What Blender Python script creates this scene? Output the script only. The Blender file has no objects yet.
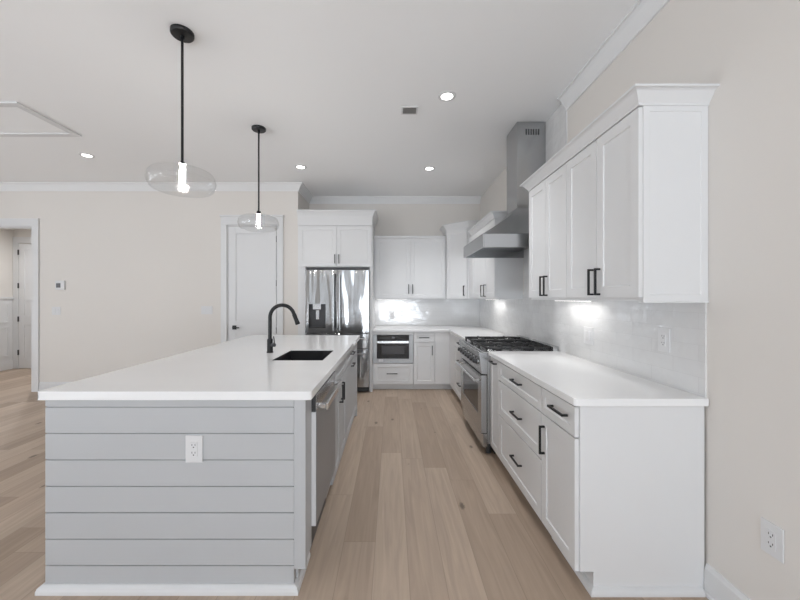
import bpy, bmesh, math
from mathutils import Vector

S = bpy.context.scene
COL = S.collection
PI = math.pi

# ------------------------------------------------------------------ camera
H = 1.38
cam_d = bpy.data.cameras.new('camera')
cam = bpy.data.objects.new('camera', cam_d)
COL.objects.link(cam)
cam.location = (0, 0, H)
cam.rotation_euler = (PI / 2, 0, 0)
cam_d.sensor_width = 36.0
cam_d.lens = 345.0 / 800.0 * 36.0
cam_d.shift_x = 0.010
cam_d.shift_y = -0.0025
cam_d.clip_start = 0.05
S.camera = cam

# ------------------------------------------------------------------ world, daylight, exposure
S.view_settings.view_transform = 'Standard'
S.view_settings.look = 'None'
S.view_settings.gamma = 1.0
S.view_settings.use_curve_mapping = False
S.view_settings.exposure = 0.27
S.cycles.diffuse_bounces = 8
S.cycles.max_bounces = 14
S.cycles.caustics_reflective = False
S.cycles.caustics_refractive = False

world = bpy.data.worlds.new('sky')
S.world = world
world.use_nodes = True
wb = world.node_tree.nodes['Background']
wb.inputs['Color'].default_value = (0.93, 0.97, 1.0, 1)
wb.inputs['Strength'].default_value = 1.0


def area_light(name, loc, rot, sx, sy, power, color=(1, 1, 1), spread=PI):
    d = bpy.data.lights.new(name, 'AREA')
    d.shape = 'RECTANGLE'
    d.size, d.size_y = sx, sy
    d.energy = power
    d.color = color
    d.spread = spread
    o = bpy.data.objects.new(name, d)
    COL.objects.link(o)
    o.location = loc
    o.rotation_euler = rot
    return o


CEIL = 3.06
XW = 1.474      # right wall
YB = 5.77       # kitchen back wall
YL = 5.09       # living room wall with the doors
XC = -1.386     # corner where the kitchen recess begins
XL = -7.4       # left wall
YR = -3.6       # wall behind the camera
REAR_WINDOWS = [(-6.9, -4.9), (-2.82, -2.62), (-2.42, -2.3), (-1.78, -1.62), (-1.27, -1.1), (-0.55, 1.3)]  # unseen windows; narrow strips added to streak the refrigerator steel
LEFT_WINDOWS = [(-2.4, -0.4), (0.6, 2.6)]  # unseen windows, put in for daylight
WZ0, WZ1 = 0.35, 2.65
SKY = (0.885, 0.97, 1.075)
UPFILL = (0.905, 0.985, 1.08)
# sky light through the unseen windows, plus added upward lamps to brighten the ceiling
for (a, b) in REAR_WINDOWS:
    area_light('skylight_rear', ((a + b) / 2, YR - 0.16, (WZ0 + WZ1) / 2), (PI / 2, 0, 0), b - a, WZ1 - WZ0, 17 * (b - a), SKY)
    if b - a > 1:
        area_light('added_upfill_rear', ((a + b) / 2, YR - 0.75, 0.5), (PI / 2 + math.radians(42), 0, 0), b - a + .4, 1.3, 190 if b > 0 else 170, UPFILL)
for (a, b) in LEFT_WINDOWS:
    area_light('skylight_left', (XL - 0.16, (a + b) / 2, (WZ0 + WZ1) / 2), (PI / 2, 0, -PI / 2), b - a, WZ1 - WZ0, 8, SKY)
    area_light('added_upfill_left', (XL - 0.75, (a + b) / 2, 0.5), (PI / 2 + math.radians(42), 0, -PI / 2), b - a + .4, 1.3, 85, UPFILL)

# ------------------------------------------------------------------ materials


def nodes_of(name):
    m = bpy.data.materials.new(name)
    m.use_nodes = True
    nt = m.node_tree
    return m, nt, nt.nodes['Principled BSDF']


def N(nt, t, **kw):
    n = nt.nodes.new(t)
    for k, v in kw.items():
        setattr(n, k, v)
    return n


def plain(name, col, rough=0.5, metal=0.0, vary=0.03, vscale=6.0, bump=0.0, bscale=200.0, coat=0.0, stretch=(1, 1, 1), spec=0.5):
    """Painted or metal surface with slight procedural variation and optional fine bump."""
    m, nt, p = nodes_of(name)
    tc = N(nt, 'ShaderNodeTexCoord')
    mp = N(nt, 'ShaderNodeMapping')
    mp.inputs['Scale'].default_value = stretch
    nt.links.new(tc.outputs['Object'], mp.inputs['Vector'])
    nz = N(nt, 'ShaderNodeTexNoise')
    nz.inputs['Scale'].default_value = vscale
    nz.inputs['Detail'].default_value = 3
    nt.links.new(mp.outputs['Vector'], nz.inputs['Vector'])
    mr = N(nt, 'ShaderNodeMapRange')
    mr.inputs['To Min'].default_value = 1 - vary
    mr.inputs['To Max'].default_value = 1 + vary
    nt.links.new(nz.outputs['Fac'], mr.inputs['Value'])
    mx = N(nt, 'ShaderNodeMix', data_type='RGBA', blend_type='MULTIPLY')
    mx.inputs['Factor'].default_value = 1.0
    mx.inputs['A'].default_value = (*col, 1)
    nt.links.new(mr.outputs['Result'], mx.inputs['B'])
    nt.links.new(mx.outputs['Result'], p.inputs['Base Color'])
    p.inputs['Roughness'].default_value = rough
    p.inputs['Metallic'].default_value = metal
    p.inputs['Specular IOR Level'].default_value = spec
    p.inputs['Coat Weight'].default_value = coat
    p.inputs['Coat Roughness'].default_value = 0.1
    if bump:
        n2 = N(nt, 'ShaderNodeTexNoise')
        n2.inputs['Scale'].default_value = bscale
        n2.inputs['Detail'].default_value = 2
        nt.links.new(mp.outputs['Vector'], n2.inputs['Vector'])
        b = N(nt, 'ShaderNodeBump')
        b.inputs['Strength'].default_value = bump
        b.inputs['Distance'].default_value = 0.002
        nt.links.new(n2.outputs['Fac'], b.inputs['Height'])
        nt.links.new(b.outputs['Normal'], p.inputs['Normal'])
    return m


def emitter(name, col, strength):
    m, nt, p = nodes_of(name)
    p.inputs['Base Color'].default_value = (*col, 1)
    p.inputs['Emission Color'].default_value = (*col, 1)
    p.inputs['Emission Strength'].default_value = strength
    return m


def steel_mat(name, col, rough, wave):
    m, nt, p = nodes_of(name)
    tc = N(nt, 'ShaderNodeTexCoord')
    mp = N(nt, 'ShaderNodeMapping')
    mp.inputs['Scale'].default_value = (7.0, 7.0, 0.9)
    nt.links.new(tc.outputs['Object'], mp.inputs['Vector'])
    nz = N(nt, 'ShaderNodeTexNoise')
    nz.inputs['Scale'].default_value = 1.0
    nz.inputs['Detail'].default_value = 1
    nt.links.new(mp.outputs['Vector'], nz.inputs['Vector'])
    b1 = N(nt, 'ShaderNodeBump')
    b1.inputs['Strength'].default_value = wave
    b1.inputs['Distance'].default_value = 0.05
    nt.links.new(nz.outputs['Fac'], b1.inputs['Height'])
    p.inputs['Roughness'].default_value = rough
    if wave:
        nt.links.new(b1.outputs['Normal'], p.inputs['Normal'])
    mr = N(nt, 'ShaderNodeMapRange')
    mr.inputs['To Min'].default_value = 0.97
    mr.inputs['To Max'].default_value = 1.03
    nt.links.new(nz.outputs['Fac'], mr.inputs['Value'])
    mx = N(nt, 'ShaderNodeMix', data_type='RGBA', blend_type='MULTIPLY')
    mx.inputs['Factor'].default_value = 1.0
    mx.inputs['A'].default_value = (*col, 1)
    nt.links.new(mr.outputs['Result'], mx.inputs['B'])
    nt.links.new(mx.outputs['Result'], p.inputs['Base Color'])
    p.inputs['Metallic'].default_value = 1.0
    return m


def floor_mat():
    m, nt, p = nodes_of('oak_planks')
    L = nt.links
    tc = N(nt, 'ShaderNodeTexCoord')
    sp = N(nt, 'ShaderNodeSeparateXYZ')
    L.new(tc.outputs['Object'], sp.inputs[0])

    def math_n(op, a, b=None, c=None):
        n = N(nt, 'ShaderNodeMath', operation=op)
        for i, v in enumerate((a, b, c)):
            if v is None:
                continue
            if isinstance(v, (int, float)):
                n.inputs[i].default_value = v
            else:
                L.new(v, n.inputs[i])
        return n.outputs[0]
    W, LEN = 0.178, 1.75
    xr = math_n('DIVIDE', math_n('ADD', sp.outputs['X'], 20.03), W)
    row = math_n('FLOOR', xr)
    wn = N(nt, 'ShaderNodeTexWhiteNoise', noise_dimensions='1D')
    L.new(row, wn.inputs['W'])
    yy = math_n('ADD', math_n('DIVIDE', math_n('ADD', sp.outputs['Y'], 20.0), LEN), math_n('MULTIPLY', wn.outputs['Value'], 7.0))
    colm = math_n('FLOOR', yy)
    cb = N(nt, 'ShaderNodeCombineXYZ')
    L.new(row, cb.inputs[0])
    L.new(colm, cb.inputs[1])
    pid = N(nt, 'ShaderNodeTexWhiteNoise', noise_dimensions='2D')
    L.new(cb.outputs[0], pid.inputs['Vector'])
    ramp = N(nt, 'ShaderNodeValToRGB')
    e = ramp.color_ramp.elements
    e[0].position, e[0].color = 0.0, (0.345, 0.262, 0.197, 1)
    e[1].position, e[1].color = 1.0, (0.50, 0.40, 0.315, 1)
    m1 = ramp.color_ramp.elements.new(0.5)
    m1.color = (0.43, 0.335, 0.26, 1)
    L.new(pid.outputs['Value'], ramp.inputs['Fac'])
    # grain, shifted per plank
    mp = N(nt, 'ShaderNodeMapping')
    mp.inputs['Scale'].default_value = (26, 1.6, 1)
    L.new(tc.outputs['Object'], mp.inputs['Vector'])
    add = N(nt, 'ShaderNodeVectorMath', operation='ADD')
    L.new(mp.outputs['Vector'], add.inputs[0])
    sc = N(nt, 'ShaderNodeVectorMath', operation='SCALE')
    L.new(pid.outputs['Color'], sc.inputs[0])
    sc.inputs['Scale'].default_value = 40.0
    L.new(sc.outputs[0], add.inputs[1])
    g = N(nt, 'ShaderNodeTexNoise')
    g.inputs['Scale'].default_value = 1.0
    g.inputs['Detail'].default_value = 6
    g.inputs['Distortion'].default_value = 1.2
    L.new(add.outputs[0], g.inputs['Vector'])
    gr = N(nt, 'ShaderNodeMapRange')
    gr.inputs['From Min'].default_value = 0.25
    gr.inputs['From Max'].default_value = 0.75
    gr.inputs['To Min'].default_value = 0.86
    gr.inputs['To Max'].default_value = 1.12
    L.new(g.outputs['Fac'], gr.inputs['Value'])
    mx = N(nt, 'ShaderNodeMix', data_type='RGBA', blend_type='MULTIPLY')
    mx.inputs['Factor'].default_value = 1.0
    L.new(ramp.outputs['Color'], mx.inputs['A'])
    L.new(gr.outputs['Result'], mx.inputs['B'])
    # knots
    mpk = N(nt, 'ShaderNodeMapping')
    mpk.inputs['Scale'].default_value = (3.4, 1.5, 1)
    L.new(tc.outputs['Object'], mpk.inputs['Vector'])
    vo = N(nt, 'ShaderNodeTexVoronoi', voronoi_dimensions='2D')
    vo.inputs['Scale'].default_value = 0.9
    L.new(mpk.outputs['Vector'], vo.inputs['Vector'])
    wob = N(nt, 'ShaderNodeTexNoise')
    wob.inputs['Scale'].default_value = 60
    L.new(tc.outputs['Object'], wob.inputs['Vector'])
    vs = N(nt, 'ShaderNodeSeparateColor')
    L.new(vo.outputs['Color'], vs.inputs[0])
    pick = math_n('MULTIPLY', math_n('GREATER_THAN', vs.outputs[0], 0.5), 1.0)
    size = math_n('MULTIPLY', math_n('ADD', vs.outputs[1], -0.5), 0.05)
    kd = math_n('ADD', math_n('ADD', math_n('ADD', vo.outputs['Distance'], pick), size), math_n('MULTIPLY', wob.outputs['Fac'], 0.06))
    kr = N(nt, 'ShaderNodeMapRange')
    kr.inputs['From Min'].default_value = 0.04
    kr.inputs['From Max'].default_value = 0.075
    kr.inputs['To Min'].default_value = 0.42
    kr.inputs['To Max'].default_value = 1.0
    L.new(kd, kr.inputs['Value'])
    mk = N(nt, 'ShaderNodeMix', data_type='RGBA', blend_type='MULTIPLY')
    mk.inputs['Factor'].default_value = 1.0
    L.new(mx.outputs['Result'], mk.inputs['A'])
    L.new(kr.outputs['Result'], mk.inputs['B'])
    # seams
    fx = math_n('FRACT', xr)
    fy = math_n('FRACT', yy)
    ex = math_n('MINIMUM', fx, math_n('SUBTRACT', 1.0, fx))
    ey = math_n('MINIMUM', fy, math_n('SUBTRACT', 1.0, fy))
    d = math_n('MINIMUM', math_n('MULTIPLY', ex, W), math_n('MULTIPLY', ey, LEN))
    sm = N(nt, 'ShaderNodeMapRange')
    sm.inputs['From Min'].default_value = 0.0006
    sm.inputs['From Max'].default_value = 0.0022
    sm.inputs['To Min'].default_value = 0.72
    sm.inputs['To Max'].default_value = 1.0
    L.new(d, sm.inputs['Value'])
    ms = N(nt, 'ShaderNodeMix', data_type='RGBA', blend_type='MULTIPLY')
    ms.inputs['Factor'].default_value = 1.0
    L.new(mk.outputs['Result'], ms.inputs['A'])
    L.new(sm.outputs['Result'], ms.inputs['B'])
    L.new(ms.outputs['Result'], p.inputs['Base Color'])
    p.inputs['Roughness'].default_value = 0.48
    p.inputs['Specular IOR Level'].default_value = 0.35
    b = N(nt, 'ShaderNodeBump')
    b.inputs['Strength'].default_value = 0.25
    b.inputs['Distance'].default_value = 0.002
    L.new(sm.outputs['Result'], b.inputs['Height'])
    L.new(b.outputs['Normal'], p.inputs['Normal'])
    return m


def tile_mat(name, axis, wavy=0.45):
    """Glossy handmade white subway tile; axis is the horizontal direction of the wall."""
    m, nt, p = nodes_of(name)
    L = nt.links
    tc = N(nt, 'ShaderNodeTexCoord')
    sp = N(nt, 'ShaderNodeSeparateXYZ')
    L.new(tc.outputs['Object'], sp.inputs[0])
    cb = N(nt, 'ShaderNodeCombineXYZ')
    L.new(sp.outputs[axis], cb.inputs[0])
    L.new(sp.outputs['Z'], cb.inputs[1])
    br = N(nt, 'ShaderNodeTexBrick')
    br.inputs['Color1'].default_value = (0.68, 0.68, 0.68, 1)
    br.inputs['Color2'].default_value = (0.655, 0.655, 0.655, 1)
    br.inputs['Mortar'].default_value = (0.63, 0.63, 0.63, 1)
    br.inputs['Scale'].default_value = 1.0
    br.inputs['Brick Width'].default_value = 0.30
    br.inputs['Row Height'].default_value = 0.077
    br.inputs['Mortar Size'].default_value = 0.0016
    br.inputs['Mortar Smooth'].default_value = 0.3
    L.new(cb.outputs[0], br.inputs['Vector'])
    L.new(br.outputs['Color'], p.inputs['Base Color'])
    nz = N(nt, 'ShaderNodeTexNoise')
    nz.inputs['Scale'].default_value = 11.0
    nz.inputs['Detail'].default_value = 2
    L.new(tc.outputs['Object'], nz.inputs['Vector'])
    b1 = N(nt, 'ShaderNodeBump')
    b1.inputs['Strength'].default_value = wavy
    b1.inputs['Distance'].default_value = 0.014
    L.new(nz.outputs['Fac'], b1.inputs['Height'])
    b2 = N(nt, 'ShaderNodeBump', invert=True)
    b2.inputs['Strength'].default_value = 0.5
    b2.inputs['Distance'].default_value = 0.0015
    L.new(br.outputs['Fac'], b2.inputs['Height'])
    L.new(b1.outputs['Normal'], b2.inputs['Normal'])
    L.new(b2.outputs['Normal'], p.inputs['Normal'])
    p.inputs['Roughness'].default_value = 0.1
    return m


M = {}
M['wall'] = plain('greige_wall_paint', (0.685, 0.655, 0.62), 0.75, vary=0.012, vscale=1.5, bump=0.08, bscale=300)
M['ceil'] = plain('white_ceiling_paint', (0.86, 0.865, 0.87), 0.85, vary=0.01, vscale=1.2)
M['trim'] = plain('white_trim_paint', (0.67, 0.673, 0.677), 0.4, vary=0.01)
M['crown'] = plain('white_crown_paint', (0.735, 0.738, 0.742), 0.5, vary=0.01)
M['cab'] = plain('white_cabinet_paint', (0.69, 0.692, 0.695), 0.38, vary=0.01)
M['island'] = plain('light_grey_island_paint', (0.45, 0.458, 0.468), 0.5, vary=0.012)
M['quartz'] = plain('white_quartz', (0.81, 0.81, 0.81), 0.16, vary=0.02, vscale=3.0)
M['black'] = plain('matte_black_metal', (0.008, 0.008, 0.009), 0.42, 0.2, vary=0.1)
M['iron'] = plain('black_cast_iron', (0.02, 0.02, 0.021), 0.55, vary=0.2, vscale=40, bump=0.2)
M['sink'] = plain('black_composite', (0.012, 0.012, 0.013), 0.5, vary=0.2, vscale=200)
M['dark'] = plain('dark_grey_plastic', (0.045, 0.045, 0.048), 0.4, vary=0.05)
M['glassblack'] = plain('black_glass', (0.012, 0.012, 0.014), 0.06, vary=0.05)
M['greyglass'] = plain('grey_oven_glass', (0.06, 0.06, 0.065), 0.08, vary=0.05)
M['steel'] = steel_mat('brushed_steel', (0.47, 0.475, 0.48), 0.27, 0.0)
M['fridgesteel'] = steel_mat('fridge_steel', (0.38, 0.385, 0.39), 0.13, 0.55)
M['darksteel'] = steel_mat('dark_steel', (0.30, 0.31, 0.32), 0.34, 0.1)  # darker base tone for drain, badge and vent louvres
M['dwsteel'] = plain('satin_dishwasher_steel', (0.30, 0.305, 0.315), 0.42, 0.5, vary=0.03, stretch=(8, 8, 200), vscale=1.0)
M['framesteel'] = plain('satin_trim_steel', (0.40, 0.405, 0.41), 0.45, 0.7, vary=0.03, stretch=(8, 8, 100), vscale=1.0)
M['bright'] = plain('polished_steel', (0.62, 0.625, 0.63), 0.2, 1.0, vary=0.02)
M['white'] = plain('white_plastic', (0.66, 0.66, 0.665), 0.35, vary=0.01)
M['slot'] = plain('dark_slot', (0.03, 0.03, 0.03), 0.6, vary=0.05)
M['floor'] = floor_mat()
M['tile_y'] = tile_mat('white_tile_side', 'Y')
M['tile_x'] = tile_mat('white_tile_back', 'X', 0.2)
M['led'] = emitter('led_diffuser', (1.0, 0.98, 0.95), 6.0)
M['barled'] = emitter('light_bar_diffuser', (1.0, 0.98, 0.95), 2.0)
M['bulb'] = emitter('warm_bulb', (1.0, 0.955, 0.90), 170.0)
M['screen'] = plain('grey_display', (0.10, 0.10, 0.11), 0.2, vary=0.05)

gm, gnt, gp = nodes_of('thin_blown_glass')
_go = [n for n in gnt.nodes if n.type == 'OUTPUT_MATERIAL'][0]
_t = N(gnt, 'ShaderNodeBsdfTransparent')
_t.inputs['Color'].default_value = (.993, .994, .994, 1)
_g = N(gnt, 'ShaderNodeBsdfGlossy')
_g.inputs['Roughness'].default_value = 0.03
_lw = N(gnt, 'ShaderNodeTexNoise')
_lw.inputs['Scale'].default_value = 14.0
_bp = N(gnt, 'ShaderNodeBump')
_bp.inputs['Strength'].default_value = 0.3
_bp.inputs['Distance'].default_value = 0.01
gnt.links.new(_lw.outputs['Fac'], _bp.inputs['Height'])
gnt.links.new(_bp.outputs['Normal'], _g.inputs['Normal'])
_fr = N(gnt, 'ShaderNodeMapRange')
_lw2 = N(gnt, 'ShaderNodeLayerWeight')
_pw = N(gnt, 'ShaderNodeMath', operation='POWER')
_pw.inputs[1].default_value = 3.0
gnt.links.new(_lw2.outputs['Facing'], _pw.inputs[0])
gnt.links.new(_pw.outputs[0], _fr.inputs['Value'])
_fr.inputs['To Min'].default_value = 0.03
_fr.inputs['To Max'].default_value = 0.30
_ms = N(gnt, 'ShaderNodeMixShader')
gnt.links.new(_fr.outputs[0], _ms.inputs[0])
gnt.links.new(_t.outputs[0], _ms.inputs[1])
gnt.links.new(_g.outputs[0], _ms.inputs[2])
gnt.links.new(_ms.outputs[0], _go.inputs['Surface'])
M['glass'] = gm

wm, wnt, wp = nodes_of('window_pane')
_out = [n for n in wnt.nodes if n.type == 'OUTPUT_MATERIAL'][0]
_tr = N(wnt, 'ShaderNodeBsdfTransparent')
_gl = N(wnt, 'ShaderNodeBsdfGlossy')
_gl.inputs['Roughness'].default_value = 0.02
_mixs = N(wnt, 'ShaderNodeMixShader')
_mixs.inputs[0].default_value = 0.06
wnt.links.new(_tr.outputs[0], _mixs.inputs[1])
wnt.links.new(_gl.outputs[0], _mixs.inputs[2])
wnt.links.new(_mixs.outputs[0], _out.inputs['Surface'])
M['pane'] = wm

# ------------------------------------------------------------------ mesh helpers


class Frame:
    """A working frame: a runs along u, d outwards along n, z upwards."""

    def __init__(self, o=(0, 0, 0), u=(1, 0, 0), n=(0, 1, 0)):
        self.o, self.u, self.n = Vector(o), Vector(u).normalized(), Vector(n).normalized()

    def p(self, a, d, z):
        return self.o + self.u * a + self.n * d + Vector((0, 0, z))


WORLD = Frame()


class MB:
    def __init__(self):
        self.bm = bmesh.new()

    def _v(self, pts):
        return [self.bm.verts.new(p) for p in pts]

    def box(self, a0, a1, d0, d1, z0, z1, F=WORLD):
        v = self._v([F.p(a, d, z) for z in (z0, z1) for (a, d) in ((a0, d0), (a1, d0), (a1, d1), (a0, d1))])
        for q in ((3, 2, 1, 0), (4, 5, 6, 7), (0, 1, 5, 4), (1, 2, 6, 5), (2, 3, 7, 6), (3, 0, 4, 7)):
            self.bm.faces.new([v[i] for i in q])
        return self

    def shaker(self, F, a0, a1, z0, z1, d0, t=0.02, fw=0.057, rec=0.0065, both=False):
        """Shaker front: raised frame around a recessed flat panel."""
        def ring(i, d):
            return self._v([F.p(a0 + i, d, z0 + i), F.p(a1 - i, d, z0 + i), F.p(a1 - i, d, z1 - i), F.p(a0 + i, d, z1 - i)])
        if both:
            rings = [ring(fw + .003, d0 + rec), ring(fw, d0)]
        else:
            rings = []
        rings += [ring(0, d0), ring(0, d0 + t), ring(fw, d0 + t), ring(fw + .003, d0 + t - rec)]
        self.bm.faces.new(rings[0])
        self.bm.faces.new(rings[-1])
        for r, s in zip(rings, rings[1:]):
            for i in range(4):
                j = (i + 1) % 4
                self.bm.faces.new((r[i], r[j], s[j], s[i]))
        return self

    def prism(self, poly, z0, z1):
        """Vertical prism over a plan polygon."""
        lo = self._v([(x, y, z0) for x, y in poly])
        hi = self._v([(x, y, z1) for x, y in poly])
        self.bm.faces.new(lo)
        self.bm.faces.new(hi)
        n = len(poly)
        for i in range(n):
            j = (i + 1) % n
            self.bm.faces.new((lo[i], lo[j], hi[j], hi[i]))
        return self

    def extrude(self, prof, F, a0, a1):
        """Profile of (d, z) points run along the frame from a0 to a1."""
        A = self._v([F.p(a0, d, z) for d, z in prof])
        B = self._v([F.p(a1, d, z) for d, z in prof])
        self.bm.faces.new(A)
        self.bm.faces.new(B)
        n = len(prof)
        for i in range(n):
            j = (i + 1) % n
            self.bm.faces.new((A[i], A[j], B[j], B[i]))
        return self

    def sweep(self, path, prof):
        """Profile of (offset to the right of the path, z) swept along a plan polyline with mitres."""
        n = len(path)
        rights = []
        for i in range(n - 1):
            d = (Vector(path[i + 1]) - Vector(path[i])).normalized()
            rights.append(Vector((d.y, -d.x)))
        rows = []
        for i in range(n):
            if i == 0:
                m = rights[0]
            elif i == n - 1:
                m = rights[-1]
            else:
                m = rights[i - 1] + rights[i]
                m = m / (1 + rights[i - 1].dot(rights[i]))
            rows.append(self._v([(path[i][0] + m.x * o, path[i][1] + m.y * o, z) for o, z in prof]))
        self.bm.faces.new(rows[0])
        self.bm.faces.new(rows[-1])
        k = len(prof)
        for r, s in zip(rows, rows[1:]):
            for i in range(k):
                j = (i + 1) % k
                self.bm.faces.new((r[i], r[j], s[j], s[i]))
        return self

    def lathe(self, c, prof, seg=32, axis=(0, 0, 1), closed=False):
        """Profile of (radius, height) turned around an axis through c."""
        ax = Vector(axis).normalized()
        t = Vector((1, 0, 0)) if abs(ax.x) < .9 else Vector((0, 1, 0))
        e1 = ax.cross(t).normalized()
        e2 = ax.cross(e1)
        c = Vector(c)
        rows = []
        for r, h in prof:
            if r < 1e-6:
                rows.append([self.bm.verts.new(c + ax * h)])
            else:
                rows.append(self._v([c + ax * h + (e1 * math.cos(2 * PI * k / seg) + e2 * math.sin(2 * PI * k / seg)) * r for k in range(seg)]))
        pairs = list(zip(rows, rows[1:]))
        if closed:
            pairs.append((rows[-1], rows[0]))
        for r, s in pairs:
            for k in range(seg):
                l = (k + 1) % seg
                if len(r) == 1 and len(s) == 1:
                    continue
                if len(r) == 1:
                    f = (r[0], s[k], s[l])
                elif len(s) == 1:
                    f = (r[k], r[l], s[0])
                else:
                    f = (r[k], r[l], s[l], s[k])
                self.bm.faces.new(f)
        return self

    def cyl(self, c, r, h, seg=24, axis=(0, 0, 1)):
        return self.lathe(c, [(0, 0), (r, 0), (r, h), (0, h)], seg, axis)

    def tube(self, pts, r, seg=12):
        pts = [Vector(p) for p in pts]
        rs = r if isinstance(r, (list, tuple)) else [r] * len(pts)
        rows = []
        ref = None
        for i, p in enumerate(pts):
            d = (pts[min(i + 1, len(pts) - 1)] - pts[max(i - 1, 0)]).normalized()
            if ref is None:
                ref = Vector((0, 1, 0)) if abs(d.y) < .9 else Vector((1, 0, 0))
            e1 = (ref - d * ref.dot(d)).normalized()
            e2 = d.cross(e1)
            ref = e1
            rows.append(self._v([p + (e1 * math.cos(2 * PI * k / seg) + e2 * math.sin(2 * PI * k / seg)) * rs[i] for k in range(seg)]))
        self.bm.faces.new(rows[0])
        self.bm.faces.new(rows[-1])
        for a, b in zip(rows, rows[1:]):
            for k in range(seg):
                l = (k + 1) % seg
                self.bm.faces.new((a[k], a[l], b[l], b[k]))
        return self

    def loft(self, rings, cap=True):
        rows = [self._v(r) for r in rings]
        if cap:
            self.bm.faces.new(rows[0])
            self.bm.faces.new(rows[-1])
        n = len(rows[0])
        for a, b in zip(rows, rows[1:]):
            for k in range(n):
                l = (k + 1) % n
                self.bm.faces.new((a[k], a[l], b[l], b[k]))
        return self

    def build(self, name, mat, parent=None, bevel=0.0, smooth=False, seg=2, label=None):
        bmesh.ops.recalc_face_normals(self.bm, faces=self.bm.faces)
        me = bpy.data.meshes.new(name)
        o = bpy.data.objects.new(name, me)
        org = Vector((0, 0, 0))
        p = parent
        while p is not None:
            org += Vector(p.location)
            p = p.parent
        if org.length:
            bmesh.ops.translate(self.bm, verts=self.bm.verts, vec=-org)
        self.bm.to_mesh(me)
        self.bm.free()
        me.materials.append(mat)
        if smooth:
            for f in me.polygons:
                f.use_smooth = True
            me.set_sharp_from_angle(angle=math.radians(40))
        COL.objects.link(o)
        if parent is not None:
            o.parent = parent
        if bevel:
            b = o.modifiers.new('soft_edges', 'BEVEL')
            b.width = bevel
            b.segments = seg
            b.limit_method = 'ANGLE'
            b.angle_limit = math.radians(40)
        if label:
            o['label'] = label
        return o


def thing(name, label, cat, loc, group=None):
    o = bpy.data.objects.new(name, None)
    o.empty_display_size = 0.1
    COL.objects.link(o)
    o.location = loc
    o['label'] = label
    o['category'] = cat
    if group:
        o['group'] = group
    return o


def tag(o, label, cat, group=None):
    o['label'] = label
    o['category'] = cat
    if group:
        o['group'] = group
    return o


def struct(o):
    o['kind'] = 'structure'
    return o


def copy_thing(root, off, label):
    c = root.copy()
    COL.objects.link(c)
    c.location = Vector(root.location) + Vector(off)
    c['label'] = label
    for ch in list(root.children):
        k = ch.copy()
        COL.objects.link(k)
        k.parent = c
        for g in list(ch.children):
            q = g.copy()
            COL.objects.link(q)
            q.parent = k
    return c


def handle(F, a, z, d, parent, length=0.16, vertical=False):
    """Black square bar pull with two posts, a sub-part of its door or drawer."""
    m = MB()
    h, w, so = length / 2, 0.0055, 0.032
    if vertical:
        m.box(a - w, a + w, d + so - .011, d + so, z - h, z + h, F)
        for s in (-1, 1):
            zz = z + s * (h - w)
            m.box(a - w, a + w, d, d + so - .0105, zz - w, zz + w, F)
    else:
        m.box(a - h, a + h, d + so - .011, d + so, z - w, z + w, F)
        for s in (-1, 1):
            aa = a + s * (h - w)
            m.box(aa - w, aa + w, d, d + so - .0105, z - w, z + w, F)
    return m.build('handle', M['black'], parent, bevel=0.0015, label='black bar pull handle')


def front(F, a0, a1, z0, z1, d, parent, kind='door', pull=None, fw=0.057, mat=None, length=0.16):
    """Cabinet door or drawer front; pull is None, ('h', a, z) or ('v', a, z)."""
    g = 0.0018
    o = MB().shaker(F, a0 + g, a1 - g, z0 + g, z1 - g, d, 0.02, fw).build(kind, mat or M['cab'], parent, bevel=0.0012)
    if pull:
        handle(F, pull[1], pull[2], d + 0.02, o, length, pull[0] == 'v')
    return o


# ------------------------------------------------------------------ room shell
struct(MB().box(XL - .2, XW + .2, YR - .2, 7.1, -0.1, 0.0).build('floor', M['floor']))
struct(MB().box(XL - .2, XW + .2, YR - .2, YB + .2, CEIL, CEIL + .1).build('ceiling', M['ceil']))
struct(MB().box(XW, XW + .12, YR - .12, YB + .12, 0, CEIL).build('wall_right', M['wall']))
struct(MB().box(XC - .12, XW, YB, YB + .12, 0, CEIL).build('wall_kitchen_back', M['wall']))
DW0, DW1 = -6.62, -5.30          # cased opening on the left
PD0, PD1, PDZ = -2.43, -1.69, 2.455
m = MB()
m.box(XL, DW0, YL, YL + .12, 0, CEIL).box(DW0, DW1, YL, YL + .12, 2.436, CEIL)
m.box(DW1, PD0, YL, YL + .12, 0, CEIL).box(PD0, PD1, YL, YL + .12, PDZ, CEIL).box(PD1, XC, YL, YL + .12, 0, CEIL)
m.box(XC - .12, XC, YL + .12, YB, 0, CEIL)
struct(m.build('wall_back', M['wall']))
# wall behind the camera and left wall, with window openings


def holed(m, lo, hi, wins, put):
    x = lo
    for a, b in wins:
        put(m, x, a, 0, CEIL)
        put(m, a, b, 0, WZ0)
        put(m, a, b, WZ1, CEIL)
        x = b
    put(m, x, hi, 0, CEIL)
    return m


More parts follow.
